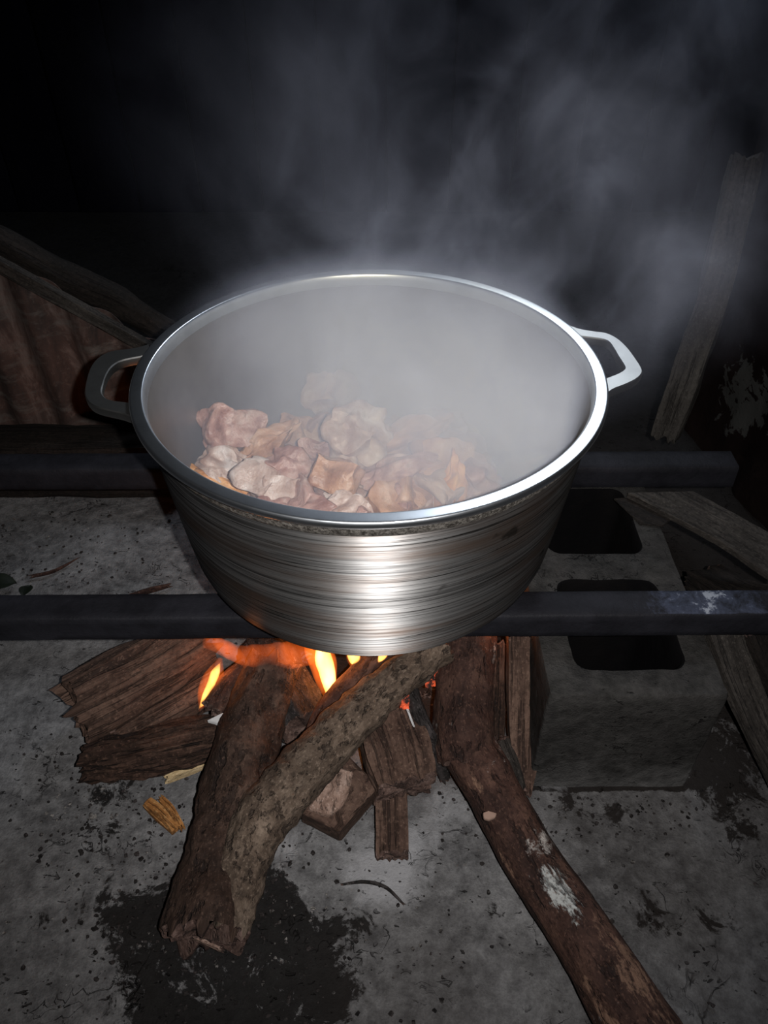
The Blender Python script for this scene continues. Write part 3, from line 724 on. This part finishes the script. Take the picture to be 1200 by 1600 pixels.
# chips and twigs on the floor
stick('wood_splinter', [world(262, 1216, .016), world(285, 1206, .020), world(315, 1196, .024), world(343, 1186, .026)], [(.0062, .003), (.0068, .0035), (.005, .003), (.002, .002)], 'pale',
      'pale yellow splinter of wood pointing at the forked branch', 'wood chip', SQ, seed=30, amp=.0006, m=30, n=20, end='pale')
stick('wood_chip', [world(232, 1256, .006), world(252, 1274, .006), world(274, 1297, .006)], [(.0068, .004), (.0072, .005), (.0055, .004)], 'amber',
      'amber wood chip on the floor, nearer one of the pair', 'wood chip', SQ, seed=31, amp=.0012, m=30, n=24, end='amber')
stick('wood_chip', [world(253, 1250, .009), world(268, 1268, .009), world(284, 1292, .007)], [(.0035, .004), (.0040, .005), (.0025, .003)], 'amber',
      'darker amber wood chip on the floor, right one of the pair', 'wood chip', SQ, seed=32, amp=.001, m=30, n=20, end='amber')
stick('twig', [world(535, 1382, .003), world(570, 1378, .004), world(602, 1386, .004), (world(628, 1410, .003))], [.0012, .0018, .0018, .001], 'char',
      'thin curved dark twig on the pale floor in front of the squared stick', 'twig', seed=33, amp=.0004, m=40, n=10)
stick('twig', [world(52, 900, .006), world(85, 892, .007), world(122, 872, .007)], [.0035, .003, .0015], 'bark_red',
      'reddish twig on the floor behind the front bar at the left', 'twig', seed=34, amp=.0008, m=30, n=12)
stick('twig', [world(205, 930, .006), world(235, 922, .008), world(262, 915, .006)], [.004, .005, .003], 'bark_red',
      'stubby reddish twig on the floor just behind the front bar', 'twig', seed=35, amp=.0008, m=20, n=12)
# planks right
def plankp(name, poly, ext, mat, label, cat='plank', rough=.0015, seed=0):
    bm = prism_bm([world(*p) for p in poly], ext, .001, rough, seed, 4)
    lay = bm.verts.layers.float_vector.new('rest')
    a, b_ = world(*poly[0]), world(*poly[len(poly)//2]); ax = (b_-a).normalized()
    for v in bm.verts:
        d = v.co-a; s = d.dot(ax); v[lay] = (s, (d-ax*s).dot(ax.cross(Vector((0, 0, 1))).normalized()), d.z)
    return tag(obj(name, bm, M[mat], smooth=False), label, cat)
plankp('plank', [(980, 769, .204), (1082, 767, .204), (1215, 838, .196), (1215, 905, .190), (1120, 842, .197), (1050, 805, .201)], (0, 0, -.010), 'grey_wood',
       'broad grey plank lying across the back corner of the concrete block', seed=1)
plankp('plank', [(958, 778, .1935), (985, 776, .1935), (1048, 812, .1935), (1035, 822, .1935), (1000, 818, .1935)], (0, 0, -.003), 'board_dark', 'small dark board under the left end of the broad grey plank', seed=2)
stick('plank', [world(1232, 1225, .03), world(1180, 1120, .085), world(1140, 1020, .135), world(1120, 960, .165)], [(.022, .008)]*4, 'grey_wood',
      'narrow plank leaning beside the right of the concrete block', 'plank', SQ, seed=41, amp=.0015, m=60, n=40)
stick('plank', [world(1262, 1150, .05), world(1205, 1050, .10), world(1175, 985, .14)], [(.016, .007)]*3, 'board_dark',
      'dark lath beyond the narrow leaning plank at the right edge', 'plank', SQ, seed=42, amp=.0015, m=40, n=40)
stick('rubble_board', [U(1100, 900, .10), U(1150, 930, .12), U(1210, 950, .13)], [(.03, .012)]*3, 'board_dark', 'dark scrap of wood beneath the broad grey plank', 'scrap wood', SQ, seed=43, amp=.003)
# leafy scrap at left
def leaf(px, py, z, s, rot):
    bm = bmesh.new(); n = 10; rows = []
    for i in range(n+1):
        t = i/n; w_ = math.sin(PI*t)**.8*.4*s; x = (t-.5)*s
        rows.append([bm.verts.new((x, k*w_, .15*s*math.sin(PI*t)+.08*s*abs(k))) for k in (-1, -.5, 0, .5, 1)])
    for A, B in zip(rows, rows[1:]):
        for j in range(4): bm.faces.new((A[j], A[j+1], B[j+1], B[j]))
    r = bmesh.ops.solidify(bm, geom=bm.faces[:], thickness=.0008)
    o = obj('leaf', bm, M['leaf']); o.location = U(px, py, z); o.rotation_euler = rot; return o
lm = N('leaf'); lm.set(base_color=lm.ramp(lm.noise(lm.mapping((1, 1, 1)), 60, 3), [(.3, (.004, .008, .004)), (.7, (.010, .017, .008))]), roughness=.6); M['leaf'] = lm.m
tag(leaf(2, 915, .010, .045, (0, .1, .3)), 'dark green leaf at the left edge behind the front bar', 'leaf')
tag(leaf(42, 924, .012, .026, (0, .1, 1.5)), 'small dark leaf right of the larger green leaf', 'leaf')

# charcoal crumbs: uncountable litter
bm = bmesh.new()
def crumb(c, s):
    r = bmesh.ops.create_icosphere(bm, subdivisions=1, radius=s)
    for v in r['verts']:
        v.co = Vector((v.co.x*R.uniform(.6, 1.5), v.co.y*R.uniform(.6, 1.4), v.co.z*.6)); v.co += noise.noise_vector(v.co*300+c*50)*s*.5; v.co += c
for i in range(1500):
    k = R.random()
    if k < .45: px, py = R.gauss(330, 120), R.gauss(1450, 90)
    elif k < .6: px, py = R.gauss(150, 60), R.gauss(1240, 50)
    elif k < .75: px, py = R.gauss(940, 120), R.gauss(1260, 40)
    elif k < .85: px, py = R.gauss(130, 80), R.gauss(860, 40)
    else: px, py = R.uniform(0, 1200), R.uniform(1050, 1600)
    c = U(px, max(py, 800), .0015)
    if BX0-.01 < c.x < BX1+.01 and c.y > BY0-.01: continue
    crumb(c, R.choice((.0007, .0009, .0012, .0015, .0019, .0026)))
o = obj('charcoal_crumbs', bm, M['char'], smooth=False); tag(o, 'black charcoal crumbs scattered over the hearth floor', 'charcoal', kind='stuff')
cl = o.data.attributes.new('rest', 'FLOAT_VECTOR', 'POINT')
for i, v in enumerate(o.data.vertices): cl.data[i].vector = v.co

# ---------------------------------------------------------------- fire
def flame_mat(name, col, k):
    m = bpy.data.materials.new(name); m.use_nodes = True; t = m.node_tree; t.nodes.clear()
    out = t.nodes.new('ShaderNodeOutputMaterial'); e = t.nodes.new('ShaderNodeEmission')
    tc = t.nodes.new('ShaderNodeTexCoord'); mp = t.nodes.new('ShaderNodeMapping'); mp.inputs['Scale'].default_value = (60, 60, 18)
    nz = t.nodes.new('ShaderNodeTexNoise'); nz.inputs['Scale'].default_value = 1; nz.inputs['Detail'].default_value = 2
    rm = t.nodes.new('ShaderNodeMapRange'); rm.inputs[1].default_value = .3; rm.inputs[2].default_value = .7; rm.inputs[3].default_value = k*.35; rm.inputs[4].default_value = k*1.6
    t.links.new(tc.outputs['Object'], mp.inputs[0]); t.links.new(mp.outputs[0], nz.inputs['Vector']); t.links.new(nz.outputs['Fac'], rm.inputs[0])
    t.links.new(rm.outputs[0], e.inputs['Strength']); e.inputs['Color'].default_value = (*col, 1)
    t.links.new(e.outputs[0], out.inputs['Volume']); return m
M['flame'] = flame_mat('flame_orange', (1, .16, .015), 30)
M['flame_core'] = flame_mat('flame_core', (1, .42, .09), 330)
M['flame_dim'] = flame_mat('flame_dim', (1, .15, .02), 14)
def flame_obj(name, pts, rad, mat, seed, parent=None, flat=.7):
    bm = log_bm(pts, [(r, r*flat) for r in rad], m=36, n=20, amp=min(rad)*.0+max(rad)*(.35 if mat == 'flame' and flat < .7 else .12), af=20, cf=20, seed=seed, endjit=0, up=(0, 1, 0))
    o = obj(name, bm, M[mat], parent); return o
def flame(pts, rad, core, label, seed):
    P = [world(*p) for p in pts]
    t = empty('flame', P[0], label, 'flame')
    flame_obj('flame_body', P, rad, 'flame', seed, t)
    if core: flame_obj('flame_core', [world(*p) for p in core[0]], core[1], 'flame_core', seed+1, t)
flame([(516, 1104, .030), (514, 1080, .055), (508, 1050, .095), (500, 1018, .14), (492, 985, .17)], [.001, .010, .016, .018, .014],
      ([(516, 1100, .034), (515, 1080, .056), (512, 1055, .092), (506, 1030, .125), (503, 1005, .155)], [.001, .0075, .011, .011, .006]), 'tall yellow-orange flame licking the pot bottom between the logs', 50)
flame([(312, 1110, .075), (322, 1085, .085), (334, 1058, .10), (344, 1030, .115)], [.001, .011, .013, .003],
      ([(311, 1107, .078), (322, 1090, .087), (330, 1068, .098), (337, 1050, .108), (344, 1036, .116)], [.001, .0062, .0055, .0058, .001]), 'small bright curved flame beside the wide split log', 54)
flame([(552, 1044, .10), (553, 1030, .12), (552, 1005, .15)], [.001, .009, .011],
      ([(552, 1040, .105), (553, 1030, .12), (552, 1008, .148)], [.001, .0075, .009]), 'little yellow flame tip under the pot right of the tall flame', 58)
flame([(590, 1036, .12), (597, 1026, .135), (604, 1008, .155)], [.001, .006, .008],
      ([(591, 1035, .122), (597, 1026, .135), (604, 1010, .153)], [.001, .005, .006]), 'little yellow flame tip beside the paler limb', 62)
t = empty('flame', U(400, 1040, .12), 'dim orange sheet of flame spreading under the bar at the left', 'flame')
flame_obj('flame_body', [world(322, 1002, .15), world(370, 1018, .145), world(420, 1024, .14), world(470, 1020, .14), world(520, 1012, .14)], [.005, .016, .022, .022, .01], 'flame', 66, t, .35).data.materials[0] = M['flame_dim']
flame_obj('flame_tongue', [world(335, 1000, .15), world(362, 1018, .145), world(385, 1040, .13)], [.004, .010, .002], 'flame', 67, t, .5).data.materials[0] = M['flame_dim']
t = empty('flame', U(590, 1045, .10), 'dim red flame glow behind the paler limb', 'flame')
flame_obj('flame_body', [world(560, 1070, .07), world(580, 1040, .10), world(600, 1010, .13)], [.004, .022, .02], 'flame', 68, t, .5).data.materials[0] = M['flame_dim']
for i, (px, py, z, e) in enumerate([(500, 1045, .11, .5), (340, 1075, .105, .12), (585, 1045, .11, .08), (690, 1000, .12, .25), (780, 1000, .15, .16), (430, 1030, .07, .06)]):
    light('fire_glow', 'POINT', world(px, py, z)+Vector((0, .03, 0)), e, (1, .28, .07), .02)

# ---------------------------------------------------------------- steam
def steam_mat():
    m = N('steam'); t = m.t; t.nodes.remove(m.p)
    co = m.n('ShaderNodeTexCoord').outputs['Object']
    sep = m.n('ShaderNodeSeparateXYZ'); m.l(co, sep.inputs[0]); X, Y, Z = sep.outputs
    # billows
    n1 = m.noise(m.mapping((1, 1, .75), loc=(.3, 0, .2)), 9.0, 7, .62, 1.1)
    n2 = m.noise(m.mapping((1, 1, .7), loc=(2, 1, 1)), 2.6, 2, .5, .3)
    up = m.math('SUBTRACT', Z, .468)                                  # height above the rim
    # inside the pot: even, dense
    inn = m.ramp(up, [(0, 1), (.05, 0)])
    # drift of the column to the right with height
    cx = m.math('ADD', m.math('MULTIPLY', m.math('MAXIMUM', up, 0.0), .60), 0.055)
    dx = m.math('SUBTRACT', X, cx)
    wd = m.math('ADD', .14, m.math('MULTIPLY', m.math('MAXIMUM', up, 0.0), .45))
    q = m.math('DIVIDE', dx, wd); q = m.math('MULTIPLY', q, q)
    fall = m.math('POWER', 2.718, m.math('MULTIPLY', q, -1.0))
    hf = m.math('ADD', m.math('MULTIPLY', m.math('POWER', 2.718, m.math('MULTIPLY', m.math('MAXIMUM', up, 0.0), -14.0)), .9), .40)
    bil = m.ramp(m.math('ADD', m.math('MULTIPLY', n1, .7), m.math('MULTIPLY', n2, .3)), [(.46, 0), (.53, .25), (.60, 1)])
    rx = m.math('SUBTRACT', X, PX); ry = m.math('SUBTRACT', Y, PY)
    rr = m.math('SQRT', m.math('ADD', m.math('MULTIPLY', rx, rx), m.math('MULTIPLY', ry, ry)))
    low = m.math('MULTIPLY', m.math('SUBTRACT', up, m.math('MAXIMUM', m.math('MULTIPLY', m.math('SUBTRACT', rr, .215), 1.0), -.012)), 9.0, clamp=True)
    gate = m.math('MULTIPLY', m.math('ADD', m.math('ADD', X, .13), m.math('ADD', m.math('MULTIPLY', up, .25), m.math('MULTIPLY', m.math('SUBTRACT', n2, .5), .5))), 7.0, clamp=True)
    fall = m.math('MULTIPLY', m.math('MULTIPLY', fall, gate), low)
    plume = m.math('MULTIPLY', m.math('MULTIPLY', fall, hf), m.math('MULTIPLY', bil, 4.2))
    # pot steam: denser to the back and centre, thin at the front left
    g = m.math('ADD', m.math('MULTIPLY', m.math('SUBTRACT', Y, .59), 4.2), m.math('MULTIPLY', X, 3.5), clamp=True)
    gl = m.n('ShaderNodeMapRange'); m.l(n1, gl.inputs[0]); gl.inputs[1].default_value = .35; gl.inputs[2].default_value = .65; gl.inputs[3].default_value = .55; gl.inputs[4].default_value = 1.25
    pot_d = m.math('MULTIPLY', m.math('MULTIPLY', m.math('ADD', m.math('MULTIPLY', g, 14.0), 1.0), gl.outputs[0]), inn)
    pot_d = m.math('MULTIPLY', pot_d, m.math('MULTIPLY', m.math('SUBTRACT', .236, rr), 40.0, clamp=True))
    den = m.math('ADD', plume, pot_d)
    v = m.n('ShaderNodeVolumeScatter'); v.inputs['Color'].default_value = (.60, .65, .82, 1); v.inputs['Anisotropy'].default_value = -.1
    m.l(den, v.inputs['Density']); m.l(v.outputs[0], m.out.inputs['Volume'])
    return m.m
M['steam'] = steam_mat()
# hull: fills the pot above the meat and opens into a cloud drifting to the right and back
prof = [(0, .07), (.19, .07), (.205, .10), (.213, .14), (.222, .18), (.229, .225), (.232, .236), (.236, .243), (.38, .262), (.50, .34), (.55, .48), (.55, .60), (.46, .70), (0, .72)]
bm = lathe(prof, 64, 0, 0, 0)
for v in bm.verts:
    h = max(0, v.co.z-.245)
    v.co.x = PX + v.co.x + h*.50; v.co.y = PY + v.co.y*(1-.45*min(1, h*3)) + h*.35; v.co.z += PZ; v.co.x = min(v.co.x, .55)
o = obj('steam', bm, M['steam']); tag(o, 'pale steam rising out of the pot and drifting to the upper right', 'steam', kind='stuff')
